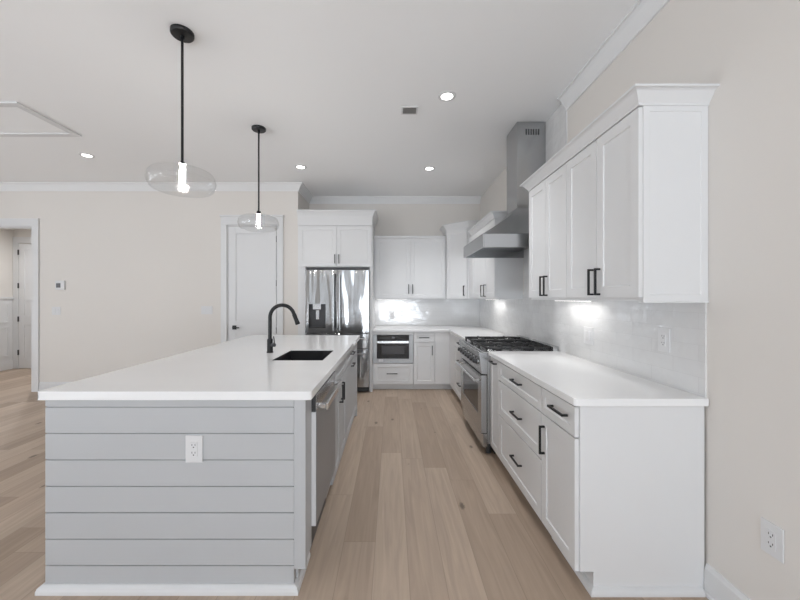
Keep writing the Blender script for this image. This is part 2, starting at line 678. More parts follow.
struct(holed(MB(), XL, XW, REAR_WINDOWS, lambda m, a, b, z0, z1: m.box(a, b, YR - .12, YR, z0, z1)).build('wall_rear', M['wall']))
struct(holed(MB(), YR - .12, 7.0, LEFT_WINDOWS, lambda m, a, b, z0, z1: m.box(XL - .12, XL, a, b, z0, z1)).build('wall_left', M['wall']))
RW = Frame((0, YR, 0), (1, 0, 0), (0, 1, 0))
LW = Frame((XL, 0, 0), (0, 1, 0), (1, 0, 0))
wi = 1
for F, wins in ((RW, REAR_WINDOWS), (LW, LEFT_WINDOWS)):
    for a, b in wins:
        m = MB()
        fw = .05 if b - a > 1 else .015
        m.box(a, a + fw, -.11, -.01, WZ0, WZ1, F).box(b - fw, b, -.11, -.01, WZ0, WZ1, F)
        m.box(a + fw, b - fw, -.11, -.01, WZ0, WZ0 + fw, F).box(a + fw, b - fw, -.11, -.01, WZ1 - fw, WZ1, F)
        mid = (a + b) / 2
        if b - a > 1:
            m.box(mid - .03, mid + .03, -.09, -.03, WZ0 + fw, WZ1 - fw, F)
        w = struct(m.build('window_%d' % wi, M['trim'], bevel=.002))
        MB().box(a + fw, b - fw, -.062, -.056, WZ0 + fw, WZ1 - fw, F).build('pane', M['pane'], w)
        wi += 1

# crown moulding of the room
ROOM_CROWN = [(0, CEIL - .105), (.012, CEIL - .105), (.014, CEIL - .09), (.03, CEIL - .068), (.055, CEIL - .03), (.07, CEIL - .014), (.085, CEIL - .012), (.085, CEIL), (0, CEIL)]
struct(MB().sweep([(XL, YL), (XC, YL), (XC, YB), (XW, YB)], ROOM_CROWN).build('trim_1', M['crown']))
struct(MB().sweep([(XW, 2.90), (XW, YR)], ROOM_CROWN).build('trim_2', M['crown']))
# baseboards
BB = [(0, 0), (.024, 0), (.022, .012), (.016, .018), (.015, .12), (.01, .128), (.006, .14), (0, .142)]
struct(MB().sweep([(XW, 1.612), (XW, YR)], BB).build('baseboard_right', M['trim']))
m = MB()
m.sweep([(DW1 + .105, YL), (PD0 - .09, YL)], BB).sweep([(PD1 + .09, YL), (XC, YL)], BB)
struct(m.build('baseboard_back', M['trim']))
# casing of the open doorway and of the pantry door
m = MB()
m.box(DW1, DW1 + .1, YL - .022, YL, 0, 2.436).box(DW0 - .1, DW0, YL - .022, YL, 0, 2.436).box(DW0 - .1, DW1 + .1, YL - .022, YL, 2.436, 2.55)
m.box(DW1 - .018, DW1, YL, YL + .12, 0, 2.418).box(DW0, DW0 + .018, YL, YL + .12, 0, 2.418).box(DW0, DW1, YL, YL + .12, 2.418, 2.436)
struct(m.build('trim_3', M['trim'], bevel=.003))
m = MB()
m.box(PD0 - .088, PD0, YL - .022, YL, 0, PDZ).box(PD1, PD1 + .088, YL - .022, YL, 0, PDZ)
m.box(PD0 - .088, PD1 + .088, YL - .022, YL, PDZ, PDZ + .12).box(PD0 - .1, PD1 + .1, YL - .035, YL, PDZ + .12, PDZ + .145)
m.box(PD0, PD0 + .014, YL, YL + .12, 0, PDZ - .014).box(PD1 - .014, PD1, YL, YL + .12, 0, PDZ - .014).box(PD0, PD1, YL, YL + .12, PDZ - .014, PDZ)
m.box(PD0 + .014, PD0 + .03, YL + .04, YL + .12, 0, PDZ - .014).box(PD1 - .03, PD1 - .014, YL + .04, YL + .12, 0, PDZ - .014)
struct(m.build('trim_4', M['trim'], bevel=.003))


def panel_door(name, F, a0, a1, z0, z1, d0, t, rail0, rail1):
    """Two-panel shaker door leaf, one mesh, with flat recessed panels on the front."""
    st, rec = .11, .011
    m = MB()
    m.box(a0, a1, d0, d0 + t - rec, z0, z1, F)
    for b in ((a0, a0 + st, z0, z1), (a1 - st, a1, z0, z1), (a0 + st, a1 - st, z0, z0 + .2), (a0 + st, a1 - st, z1 - st, z1), (a0 + st, a1 - st, rail0, rail1)):
        m.box(b[0], b[1], d0 + t - rec, d0 + t, b[2], b[3], F)
    return m.build(name, M['trim'], bevel=.002)


FL = Frame((0, YL, 0), (1, 0, 0), (0, -1, 0))
d1 = struct(panel_door('door_1', FL, PD0 + .0155, PD1 - .021, .008, PDZ - .017, -.037, .035, .85, 1.04))
m = MB().box(-2.355, -2.295, -.002, .006, .915, .975, FL).cyl((-2.325, YL - .005, .945), .011, .05, 16, (0, -1, 0))
m.box(-2.332, -2.235, .043, .055, .937, .953, FL)
m.build('lever_handle', M['black'], d1, bevel=.002, label='black square rosette with lever')
m = MB()
for z in (.25, .9, 1.6, 2.25):
    m.box(PD1 - .0208, PD1 - .0145, -.006, .002, z - .045, z + .045, FL)
m.build('hinge', M['dark'], d1)

# hall seen through the doorway
HZ, HY = 2.9, 6.75
struct(MB().box(XL, -4.6, HY, HY + .12, 0, HZ).build('wall_hall_back', M['wall']))
struct(MB().box(-4.6, -4.48, YL + .12, HY + .12, 0, HZ).build('wall_hall_right', M['wall']))
struct(MB().box(XL, -4.48, YL + .12, HY + .12, HZ, HZ + .08).build('ceiling_hall', M['ceil']))
HF = Frame((0, HY, 0), (1, 0, 0), (0, -1, 0))
d2 = struct(panel_door('door_2', HF, -7.27, -6.40, .012, 2.43, 0.0, .03, .85, 1.04))
for z in (2.27, 1.62, 0.97, .32):
    MB().box(-7.285, -7.262, .03, .042, z - .05, z + .05, HF).build('hinge', M['dark'], d2, label='dark metal hinge')
m = MB().box(-7.395, -7.285, 0, .022, 0, 2.45, HF).box(-6.385, -6.275, 0, .022, 0, 2.45, HF).box(-7.395, -6.275, 0, .022, 2.45, 2.57, HF)
struct(m.build('trim_5', M['trim'], bevel=.003))
# wainscot on the hall's left wall
m = MB()
m.box(YL + .12, HY - .025, 0, .008, .0, 1.36, LW).box(YL + .12, HY - .025, 0, .03, 1.36, 1.40, LW).box(YL + .12, HY - .025, 0, .018, 0, .16, LW)
for a, b in ((YL + .2, 5.9), (6.0, HY - .1)):
    for z0, z1 in ((.26, .82), (.9, 1.28)):
        m.box(a, b, .008, .02, z0, z0 + .025, LW).box(a, b, .008, .02, z1 - .025, z1, LW)
        m.box(a, a + .025, .008, .02, z0 + .025, z1 - .025, LW).box(b - .025, b, .008, .02, z0 + .025, z1 - .025, LW)
struct(m.build('trim_6', M['trim']))

# tiled splashbacks
m = MB().box(XW - .008, XW, 1.615, 2.90, .90, 1.42).box(XW - .008, XW, 2.90, 3.83, .60, CEIL).box(XW - .008, XW, 3.83, YB, .90, 1.42)
struct(m.build('trim_7', M['tile_y']))
struct(MB().box(-.285, XW - .008, YB - .008, YB, .90, 1.42).build('trim_8', M['tile_x']))

# ------------------------------------------------------------------ kitchen island
IX0, IX1, IY0, IY1 = -1.632, -.407, 1.6235, 4.03
ITOP = .902
ISL = thing('kitchen_island', 'light grey island body clad in horizontal shiplap boards, under the white worktop', 'island', (-1.0, 2.8, 0))
m = MB()
zs = [.012, .120, .2445, .369, .4935, .618, .7425, .867, ITOP]
for z0, z1 in zip(zs, zs[1:]):
    m.box(IX0, -.4615, IY0, IY0 + .014, z0 + (.0022 if z0 > .02 else 0), z1 - .0022)
m.box(IX0 + .002, -.4615, IY0 + .008, IY0 + .03, .012, ITOP)
m.build('shiplap_panel', M['island'], ISL, bevel=.001)
MB().extrude([(-.4605, .012), (-.4595, .012), (-.4595, .105), (IX1, .105), (IX1, ITOP), (-.4605, ITOP)], Frame((0, 0, 0), (0, 1, 0), (1, 0, 0)), IY0 - .001, IY0 + .03).build('corner_board', M['island'], ISL, bevel=.001)
MB().box(IX0, IX0 + .03, IY0 + .03, IY1, .012, ITOP).build('side_panel', M['island'], ISL)
MB().box(IX0 + .03, IX1, IY1 - .03, IY1, .012, ITOP).build('end_panel', M['island'], ISL)
# short return of the front panel beside the dishwasher
MB().box(-.44, IX1, IY0 + .03, 1.745, .13, ITOP).build('filler_panel', M['island'], ISL, bevel=.001)
SHOE = [(0, 0), (.024, 0), (.0235, .014), (.019, .028), (.008, .036), (0, .038)]
m = MB()
pth = [(IX0, IY1), (IX0, IY0 - .0012), (-.4597, IY0 - .0012), (-.4597, 1.845)]
m.sweep(pth, SHOE)
m.build('base_moulding', M['trim'], ISL, label='white base moulding')
MB().box(-.461, -.449, IY0 + .03, 1.742, .0, .129).build('toe_kick', M['island'], ISL)

# worktop with the sink cut-out
SX0, SX1, SY0, SY1 = -.852, -.487, 2.418, 2.90
bm = bmesh.new()
xs, ys = [-1.663, SX0, SX1, -.377], [1.611, SY0, SY1, 4.054]
vt = {}
for k, z in enumerate((ITOP, .943)):
    for i, x in enumerate(xs):
        for j, y in enumerate(ys):
            vt[i, j, k] = bm.verts.new((x, y, z))
for i in range(3):
    for j in range(3):
        if (i, j) == (1, 1):
            continue
        for k in (0, 1):
            bm.faces.new((vt[i, j, k], vt[i + 1, j, k], vt[i + 1, j + 1, k], vt[i, j + 1, k]))
for i in range(3):
    for j in (0, 3):
        bm.faces.new((vt[i, j, 0], vt[i + 1, j, 0], vt[i + 1, j, 1], vt[i, j, 1]))
        bm.faces.new((vt[j, i, 0], vt[j, i + 1, 0], vt[j, i + 1, 1], vt[j, i, 1]))
for (a, b) in (((1, 1), (2, 1)), ((2, 1), (2, 2)), ((2, 2), (1, 2)), ((1, 2), (1, 1))):
    bm.faces.new((vt[a + (0,)], vt[b + (0,)], vt[b + (1,)], vt[a + (1,)]))
ce = [e for e in bm.edges if abs(e.verts[0].co.z - e.verts[1].co.z) > .01 and e.verts[0].co.x in (xs[0], xs[3]) or
      (abs(e.verts[0].co.z - e.verts[1].co.z) > .01 and min(abs(e.verts[0].co.x - xs[0]), abs(e.verts[0].co.x - xs[3])) < 1e-4)]
ce = [e for e in ce if min(abs(e.verts[0].co.y - ys[0]), abs(e.verts[0].co.y - ys[3])) < 1e-4]
bmesh.ops.bevel(bm, geom=ce, offset=.014, segments=4, affect='EDGES', profile=.5)
mm = MB()
mm.bm.free()
mm.bm = bm
tag(mm.build('countertop', M['quartz'], bevel=.003, seg=3), 'large white quartz worktop with black sink cut into it, on the grey island', 'countertop')

# black undermount sink
sk = thing('kitchen_sink', 'black rectangular undermount sink set into the island worktop beside the faucet', 'sink', ((SX0 + SX1) / 2, (SY0 + SY1) / 2, .69))
m = MB()
e, zb = .006, .69
o0, o1, p0, p1 = SX0 - .02, SX1 + .02, SY0 - .02, SY1 + .02
rim = [(SX0 + .002, SY0 + .002), (SX1 - .002, SY0 + .002), (SX1 - .002, SY1 - .002), (SX0 + .002, SY1 - .002)]
ins = [(SX0 + .006, SY0 + .006), (SX1 - .006, SY0 + .006), (SX1 - .006, SY1 - .006), (SX0 + .006, SY1 - .006)]
flo = [(SX0 + .01, SY0 + .01), (SX1 - .01, SY0 + .01), (SX1 - .01, SY1 - .01), (SX0 + .01, SY1 - .01)]
out = [(o0, p0), (o1, p0), (o1, p1), (o0, p1)]
m.loft([[(x, y, zb + .02) for x, y in flo], [(x, y, zb + .05) for x, y in ins], [(x, y, .938) for x, y in ins], [(x, y, .938) for x, y in rim], [(x, y, ITOP - .0015) for x, y in rim], [(x, y, ITOP - .0015) for x, y in out], [(x, y, zb) for x, y in out]])
m.build('basin', M['sink'], sk)
MB().lathe(((SX0 + SX1) / 2, (SY0 + SY1) / 2, zb + .0201), [(0, .002), (.03, .002), (.042, .005), (.045, .0), (0, 0)], 24).build('drain', M['darksteel'], sk, smooth=True)

# faucet
fx, fy = -.978, 2.765
fa = thing('kitchen_faucet', 'matte black gooseneck pull-down faucet standing on the island worktop', 'faucet', (fx, fy, .943))
MB().lathe((fx, fy, .943), [(0, 0), (.026, 0), (.026, .006), (.0225, .01), (.0225, .105), (.017, .112), (0, .112)], 28).build('base', M['black'], fa, smooth=True)
pts = [(fx, fy, 1.05), (fx, fy, 1.15), (fx, fy, 1.225)]
R = .098
for k in range(1, 17):
    t = PI - k * (PI - .28) / 16
    pts.append((fx + R + R * math.cos(t), fy, 1.225 + R * math.sin(t)))
MB().tube(pts, .0145, 14).build('spout', M['black'], fa, smooth=True)
ex, ez = pts[-1][0], pts[-1][2]
dx, dz = pts[-1][0] - pts[-2][0], pts[-1][2] - pts[-2][2]
l = math.hypot(dx, dz)
dx, dz = dx / l, dz / l
MB().tube([(ex, fy, ez), (ex + dx * .004, fy, ez + dz * .004), (ex + dx * .05, fy, ez + dz * .05), (ex + dx * .085, fy, ez + dz * .085), (ex + dx * .09, fy, ez + dz * .09)], [.0145, .017, .0165, .019, .017], 16).build('spray_head', M['black'], fa, smooth=True)
m = MB().cyl((fx + .018, fy - .008, 1.005), .015, .028, 20, (1, -.35, 0))
m.tube([(fx + .036, fy - .014, 1.005), (fx + .04, fy - .016, 1.03), (fx + .034, fy - .014, 1.075)], [.006, .005, .0045], 10)
m.build('lever', M['dark'], fa, smooth=True)

# units on the aisle side of the island (normal +X)
IF = Frame((-.42, 0, 0), (0, 1, 0), (1, 0, 0))
dw = thing('dishwasher', 'stainless steel dishwasher built into the aisle side of the island', 'dishwasher', (-.7, 2.045, 0))
MB().box(-1.02, -.425, 1.755, 2.335, .11, .885).build('tub', M['dark'], dw)
dd = MB().box(1.752, 2.338, .005, .036, .225, .805, IF).build('door', M['dwsteel'], dw, bevel=.003)
MB().box(1.752, 2.338, .004, .012, .815, .895, IF).build('top_gasket', M['slot'], dw)
MB().box(1.752, 2.338, .0125, .036, .806, .885, IF).build('control_panel', M['steel'], dw, bevel=.002)
MB().box(1.7475, 1.7515, .004, .033, .803, .895, IF).build('side_gap', M['slot'], dw)
MB().box(1.747, 1.7515, -.01, .034, .225, .80, IF).build('side_trim', M['white'], dw, label='white edge strip')
m = MB()
m.box(1.79, 2.30, .074, .088, .80, .836, IF)
for a in (1.79, 2.27):
    m.box(a, a + .03, .036, .075, .806, .830, IF)
m.build('handle', M['bright'], dd, bevel=.003, label='bright steel bar handle')
MB().box(1.85, 2.33, -.04, -.028, 0, .10, IF).build('toe_panel', M['dark'], dw)

sc = thing('sink_base_cabinet', 'light grey two-door sink cabinet beside the dishwasher in the island', 'cabinet', (-.7, 2.69, 0))
m = MB().box(-1.02, -.425, 2.342, 2.36, .10, ITOP).box(-1.02, -.425, 3.022, 3.04, .10, ITOP).box(-1.02, -.425, 2.36, 3.022, .10, .12)
m.box(-.445, -.425, 2.36, 3.022, .87, ITOP)
m.build('carcass', M['island'], sc)
MB().box(-.47, -.455, 2.345, 3.04, 0, .098).build('toe_kick', M['island'], sc)
front(IF, 2.345, 3.04, .755, .895, -.004, sc, 'false_front', None, .04, M['island'])
front(IF, 2.345, 2.692, .105, .752, -.004, sc, 'door', ('v', 2.650, .645), .057, M['island'], .14)
front(IF, 2.692, 3.04, .105, .752, -.004, sc, 'door', ('v', 2.735, .645), .057, M['island'], .14)
pc = thing('island_base_cabinet', 'light grey drawer-over-door cabinet at far end of the island, nearest the refrigerator', 'cabinet', (-.7, 3.5, 0))
MB().box(-1.02, -.425, 3.043, 3.998, .10, ITOP).build('carcass', M['island'], pc)
MB().box(-.47, -.455, 3.043, 3.995, 0, .098).build('toe_kick', M['island'], pc)
front(IF, 3.045, 3.995, .755, .895, -.004, pc, 'drawer', ('h', 3.45, .83), .04, M['island'])
front(IF, 3.045, 3.995, .105, .752, -.004, pc, 'door', ('h', 3.45, .715), .057, M['island'])
MB().sweep([(-.454, 3.9), (-.454, IY1 - .032)][::-1], [(o, z) for o, z in SHOE]).build('base_moulding', M['trim'], pc)


def outlet(name, label, F, a, z, w=.08, h=.127, cat='outlet', kind='outlet', group=None, loc=None):
    """Wall plate with two receptacles or with rocker switches."""
    t = thing(name, label, cat, F.p(a, 0, z), group or ('white wall outlets' if kind == 'outlet' else 'white light switch plates'))
    MB().box(a - w / 2, a + w / 2, 0, .006, z - h / 2, z + h / 2, F).build('plate', M['white'], t, bevel=.002)
    if kind == 'outlet':
        r = MB().box(a - .017, a + .017, .006, .009, z - .034, z + .034, F).build('receptacle', M['white'], t, bevel=.001)
        m = MB()
        for s in (-1, 1):
            zz = z + s * .018
            m.box(a - .0085, a - .006, .009, .0095, zz - .001, zz + .007, F).box(a + .006, a + .0085, .009, .0095, zz - .001, zz + .007, F)
            m.box(a - .0028, a + .0028, .009, .0095, zz - .0105, zz - .0055, F)
        m.build('slots', M['slot'], r)
    else:
        n = kind
        for k in range(n):
            c = a + (k - (n - 1) / 2) * .046
            MB().box(c - .0165, c + .0165, .006, .010, z - .034, z + .034, F).build('rocker_switch', M['white'], t, bevel=.001)
    return t


outlet('wall_outlet', 'white double outlet on the grey shiplap front of the island', Frame((0, IY0, 0), (1, 0, 0), (0, -1, 0)), -.929, .671)
RWF = Frame((XW, 0, 0), (0, 1, 0), (-1, 0, 0))
TIL = Frame((XW - .008, 0, 0), (0, 1, 0), (-1, 0, 0))
TIB = Frame((0, YB - .008, 0), (1, 0, 0), (0, -1, 0))
outlet('wall_outlet', 'white double outlet low on the beige right wall, above the baseboard', RWF, 1.335, .445)
outlet('wall_outlet', 'white outlet on the tile near the front end of the right worktop', TIL, 1.855, 1.155)
outlet('light_switch', 'white two-switch plate on the tile under the lit part of the right wall cabinets', TIL, 2.57, 1.10, .118, .127, 'switch', 2)
outlet('wall_outlet', 'white outlet on the back tile above the microwave', TIB, .0, 1.10)
outlet('light_switch', 'white three-switch plate on the beige wall left of the pantry door', FL, -2.73, 1.20, .165, .12, 'switch', 3)
outlet('light_switch', 'white two-switch plate on the beige wall under the thermostat', FL, -4.95, 1.19, .13, .12, 'switch', 2)
th = thing('thermostat', 'small white wall thermostat with dark screen, right of the open doorway', 'thermostat', (-4.88, YL, 1.57))
MB().box(-4.95, -4.815, 0, .022, 1.50, 1.635, FL).build('housing', M['white'], th, bevel=.005)
MB().box(-4.935, -4.87, .022, .0225, 1.532, 1.598, FL).build('screen', M['screen'], th)

# ------------------------------------------------------------------ right-hand base run (normal -X)
CF = Frame((.88, 0, 0), (0, 1, 0), (-1, 0, 0))      # carcass front plane; fronts stand 20 mm proud
CT = .878
XK, YK = XW - .011, YB - .011     # cabinet backs stop just short of wall and tile
b1 = thing('base_cabinet', 'white drawer-over-door base cabinet at the near end of the right run, with bare end panel', 'cabinet', (1.17, 1.81, 0), 'white base cabinets')
MB().box(.881, XK, 1.634, 1.987, .098, CT).build('carcass', M['cab'], b1)
m = MB()
v = [(.881, .098), (.943, .098), (.943, .0), (XK, .0), (XK, CT), (.881, CT)]
EF = Frame((0, 1.634, 0), (0, -1, 0), (1, 0, 0))
m.extrude(v, EF, 0, .019)
m.build('end_panel', M['cab'], b1, bevel=.001)
MB().box(.943, .955, 1.634, 1.987, 0, .098).build('toe_kick', M['cab'], b1)
MB().sweep([(.943, 1.987), (.943, 1.615), (XW - .028, 1.615)], [(o, z * .8) for o, z in SHOE]).build('base_moulding', M['trim'], b1)
front(CF, 1.622, 1.987, .722, .868, 0, b1, 'drawer', ('h', 1.765, .805), .042)
front(CF, 1.622, 1.987, .092, .718, 0, b1, 'door', ('v', 1.945, .58), .057)
b2 = thing('base_cabinet', 'white three-drawer base cabinet between the near cabinet and the narrow pull-out', 'cabinet', (1.17, 2.385, 0), 'white base cabinets')
MB().box(.881, XK, 1.989, 2.778, .098, CT).build('carcass', M['cab'], b2)
MB().box(.943, .955, 1.989, 2.778, 0, .098).build('toe_kick', M['cab'], b2)
for z0, z1, f, hz in ((.722, .868, .042, .805), (.448, .718, .057, .578), (.092, .444, .057, .268)):
    front(CF, 1.989, 2.778, z0, z1, 0, b2, 'drawer', ('h', 2.36, hz), f)
b3 = thing('base_cabinet', 'narrow white pull-out cabinet right beside the range', 'cabinet', (1.17, 2.9, 0), 'white base cabinets')
MB().box(.881, XK, 2.780, 3.018, .098, CT).build('carcass', M['cab'], b3)
MB().box(.943, .955, 2.780, 3.018, 0, .098).build('toe_kick', M['cab'], b3)
front(CF, 2.780, 3.018, .092, .868, 0, b3, 'door', ('h', 2.89, .838), .05, None, .13)

RY0, RY1 = 3.022, 3.918
b4 = thing('base_cabinet', 'white three-drawer base cabinet between the range and the back corner', 'cabinet', (1.17, 4.35, 0), 'white base cabinets')
MB().box(.881, XK, 3.922, 4.78, .098, CT).build('carcass', M['cab'], b4)
MB().box(.943, .955, 3.922, 4.78, 0, .098).build('toe_kick', M['cab'], b4)
for z0, z1, f, hz in ((.722, .868, .042, .805), (.448, .718, .057, .578), (.092, .444, .057, .286)):
    front(CF, 3.922, 4.78, z0, z1, 0, b4, 'drawer', ('h', 4.36, hz), f)

# back run (normal -Y)
BF = Frame((0, 5.165, 0), (1, 0, 0), (0, -1, 0))
b5 = thing('corner_base_cabinet', 'plain white blind corner base cabinet where the back and right worktops meet', 'cabinet', (1.1, 5.3, 0))
m = MB().box(.881, XK, 4.782, YK, .098, CT).box(.64, .881, 5.165, YK, .098, CT)
m.build('carcass', M['cab'], b5)
MB().box(.64, .862, .0, .02, .092, .868, BF).build('filler_panel', M['cab'], b5, bevel=.001)
MB().box(4.784, 5.143, .0, .02, .092, .868, CF).build('filler_panel', M['cab'], b5, bevel=.001)
m = MB().box(.64, .955, 5.228, 5.24, 0, .098).box(.943, .955, 4.782, 5.228, 0, .098)
m.build('toe_kick', M['cab'], b5)
b6 = thing('base_cabinet', 'white drawer-over-door base cabinet right of the microwave', 'cabinet', (.48, 5.4, 0), 'white base cabinets')
MB().box(.322, .638, 5.165, YK, .098, CT).build('carcass', M['cab'], b6)
MB().box(.322, .638, 5.228, 5.24, 0, .098).build('toe_kick', M['cab'], b6)
front(BF, .322, .638, .722, .858, 0, b6, 'drawer', ('h', .48, .79), .04, None, .15)
front(BF, .322, .638, .092, .718, 0, b6, 'door', ('v', .598, .60), .057, None, .14)
b7 = thing('microwave_base_cabinet', 'white base cabinet holding the microwave, with one drawer beneath', 'cabinet', (.02, 5.4, 0))
m = MB().box(-.285, -.27, 5.165, YK, .098, CT).box(.302, .32, 5.165, YK, .098, CT).box(-.27, .302, 5.165, YK, .098, .405).box(-.27, .302, 5.165, YB, .83, CT)
m.build('carcass', M['cab'], b7)
MB().box(-.285, .32, 5.228, 5.24, 0, .098).build('toe_kick', M['cab'], b7)
MB().box(-.283, .318, 0, .018, .832, .868, BF).build('top_rail', M['cab'], b7)
front(BF, -.283, .318, .092, .405, 0, b7, 'drawer', ('h', .0, .255), .057, None, .16)
# drawer microwave
mw = thing('microwave', 'built-in stainless microwave drawer under the back worktop', 'microwave', (.016, 5.4, .407))
MB().box(-.268, .30, 5.167, 5.60, .407, .828).build('body', M['dark'], mw)
m = MB()
X0, X1 = -.281, .316
m.box(X0, X1, .002, .024, .410, .476, BF).box(X0, -.225, .002, .024, .476, .826, BF).box(.255, X1, .002, .024, .476, .826, BF)
m.build('steel_frame', M['framesteel'], mw, bevel=.002)
MB().box(-.224, .254, .002, .020, .757, .826, BF).build('control_panel', M['glassblack'], mw, bevel=.001)
md = MB().box(-.224, .254, .002, .026, .477, .755, BF).build('door', M['glassblack'], mw, bevel=.001)
MB().box(-.155, .185, .026, .0264, .545, .665, BF).build('window', M['greyglass'], md)
MB().box(-.224, .254, .027, .045, .705, .742, BF).build('handle', M['bright'], md, bevel=.004, label='bright steel strip handle')
MB().box(.0, .04, .020, .0204, .778, .802, BF).build('display', M['screen'], mw)
MB().box(-.20, -.13, .024, .0244, .428, .468, BF).build('sticker', M['white'], mw, label='white paper sticker')
MB().box(-.03, .11, .024, .0244, .432, .442, BF).build('badge', M['darksteel'], mw)

# worktops
m = MB()
rc = .016
poly = [(XW - .008, 1.595), (XW - .008, 3.02), (.845, 3.02)]
for k in range(6):
    t = PI + (PI / 2) * k / 5
    poly.append((.845 + rc + rc * math.cos(t), 1.595 + rc + rc * math.sin(t)))
tag(m.prism(poly, CT, .914).build('countertop', M['quartz'], bevel=.003, seg=3), 'white quartz worktop on the near right cabinets, between wall and range', 'countertop')
m = MB().prism([(.845, 3.92), (XW - .008, 3.92), (XW - .008, YB - .008), (-.285, YB - .008), (-.285, 5.125), (.845, 5.125)], CT, .914)
tag(m.build('countertop', M['quartz'], bevel=.003, seg=3), 'L-shaped white quartz worktop over the microwave and back corner', 'countertop')

# ------------------------------------------------------------------ range
rg = thing('kitchen_range', 'stainless steel gas range with black grates, under the hood', 'stove', (1.1, 3.47, 0))
RF = Frame((.835, 0, 0), (0, 1, 0), (-1, 0, 0))
MB().box(.836, XW - .012, RY0, RY1, .10, .895).build('body', M['steel'], rg)
# control panel: sloping face with bullnose top
m = MB().extrude([(-.04, .895), (.071, .905), (.073, .895), (.052, .715), (0, .71), (0, .895)][::1], RF, RY0, RY1)
m.build('control_panel', M['steel'], rg, bevel=.003)
MB().box(.80, XW - .012, RY0, RY1, .8955, .908).build('cooktop', M['bright'], rg, bevel=.003)
MB().box(XW - .062, XW - .012, RY0, RY1, .908, .955).build('back_guard', M['steel'], rg, bevel=.003)
nrm = Vector((-.18, 0, .021)).normalized()
for k in range(7):
    y = RY0 + .10 + k * (RY1 - RY0 - .20) / 6
    c = Vector((.835 - .063, y, .81))
    kb = MB().lathe(c, [(0, 0), (.026, 0), (.027, .008), (.022, .012), (.02, .04), (.016, .043), (0, .043)], 20, (-1, 0, .12)).build('knob', M['dark'], rg, smooth=True, label='dark control knob')
    MB().lathe(c, [(.0275, 0.001), (.034, .001), (.034, .007), (.0275, .009)], 20, (-1, 0, .12), True).build('knob_ring', M['bright'], kb, smooth=True)
m = MB()
wy0, wy1, wz0, wz1 = RY0 + .12, RY1 - .12, .335, .60
for b in ((RY0 + .004, RY1 - .004, .195, wz0), (RY0 + .004, RY1 - .004, wz1, .70), (RY0 + .004, wy0, wz0, wz1), (wy1, RY1 - .004, wz0, wz1)):
    m.box(b[0], b[1], .004, .052, b[2], b[3], RF)
od = m.build('oven_door', M['steel'], rg)
MB().box(wy0, wy1, .02, .048, wz0, wz1, RF).build('window', M['glassblack'], od)
m = MB()
hx = .835 - .105
m.tube([(hx, RY0 + .03, .655), (hx, RY1 - .03, .655)], .0135, 16)
for y in (RY0 + .05, RY1 - .05):
    m.box(.835 - .098, .835 - .052, y - .012, y + .012, .645, .665)
m.build('handle', M['bright'], od, smooth=True, label='bright steel tube handle')
MB().box(RY0 + .002, RY1 - .002, .001, .05, .19, .194, RF).build('door_gap_shade', M['slot'], rg)  # dark strip filling the door gap, shade given as its colour
MB().box(RY0 + .006, RY1 - .006, -.0, .035, .07, .186, RF).build('kick_panel', M['steel'], rg, bevel=.002)
for y in (RY0 + .06, RY1 - .06):
    for x in (.86, 1.38):
        MB().cyl((x, y, 0), .022, .10, 16).build('leg', M['dark'], rg)
MB().box(.90, .91, RY0 + .01, RY1 - .01, .01, .10).build('toe_shadow_panel', M['slot'], rg)  # dark sheet standing in for the shade under the range
gy = (RY1 - RY0 - .03) / 3
for k in range(3):
    y0 = RY0 + .015 + k * gy
    y1 = y0 + gy - .006
    x0, x1 = .825, XW - .075
    m = MB()
    zt, zb2, w = .946, .932, .0055
    for y in (y0, y1 - 2 * w):
        m.box(x0, x1, y, y + 2 * w, zb2, zt)
    for x in (x0, (x0 + x1) / 2 - w, x1 - 2 * w):
        m.box(x, x + 2 * w, y0, y1, zb2, zt)
    yc = (y0 + y1) / 2
    for xc in (x0 + (x1 - x0) * .25, x0 + (x1 - x0) * .75):
        for s in (-1, 1):
            m.box(min(xc + s * .03, xc + s * .145), max(xc + s * .03, xc + s * .145), yc - .006, yc + .006, zb2 + .002, zt + .008)
            m.box(xc - .006, xc + .006, min(yc + s * .03, yc + s * .14), max(yc + s * .03, yc + s * .14), zb2 + .002, zt + .008)
    for x in (x0 + .01, x1 - .01):
        for y in (y0 + .01, y1 - .01):
            m.box(x - .008, x + .008, y - .008, y + .008, .908, zb2)
    m.build('grate', M['iron'], rg, label='black cast iron grate')
    for xc in (x0 + (x1 - x0) * .25, x0 + (x1 - x0) * .75):
        MB().lathe((xc, yc, .908), [(0, 0), (.05, 0), (.05, .008), (.04, .012), (.04, .018), (.03, .024), (0, .024)], 24).build('burner', M['iron'], rg, smooth=True)

# ------------------------------------------------------------------ range hood
HY0, HY1, HX = 3.02, 3.845, .797
CY0, CY1, CX = 3.286, 3.58, 1.19
HW = XW - .009
hd = thing('range_hood', 'stainless steel chimney range hood on the tiled wall above the range', 'range hood', (1.3, 3.44, 1.82))
ch = MB().box(CX, HW, CY0, CY1, 2.235, CEIL).build('chimney', M['steel'], hd, bevel=.002)
m = MB()
for k in range(6):
    x = 1.272 + k * .0235
    m.box(x, x + .013, CY0 - .0006, CY0 - .0001, 2.935, 2.99)
m.build('vent_slots', M['slot'], ch)


def hood_ring(t):
    s = 1 - (1 - t) ** 1.22
    x = HX + (CX - HX) * s
    ya, yb = HY0 + (CY0 - HY0) * s, HY1 + (CY1 - HY1) * s
    z = 1.945 + (2.24 - 1.945) * t
    return [(x, ya, z), (HW, ya, z), (HW, yb, z), (x, yb, z)]


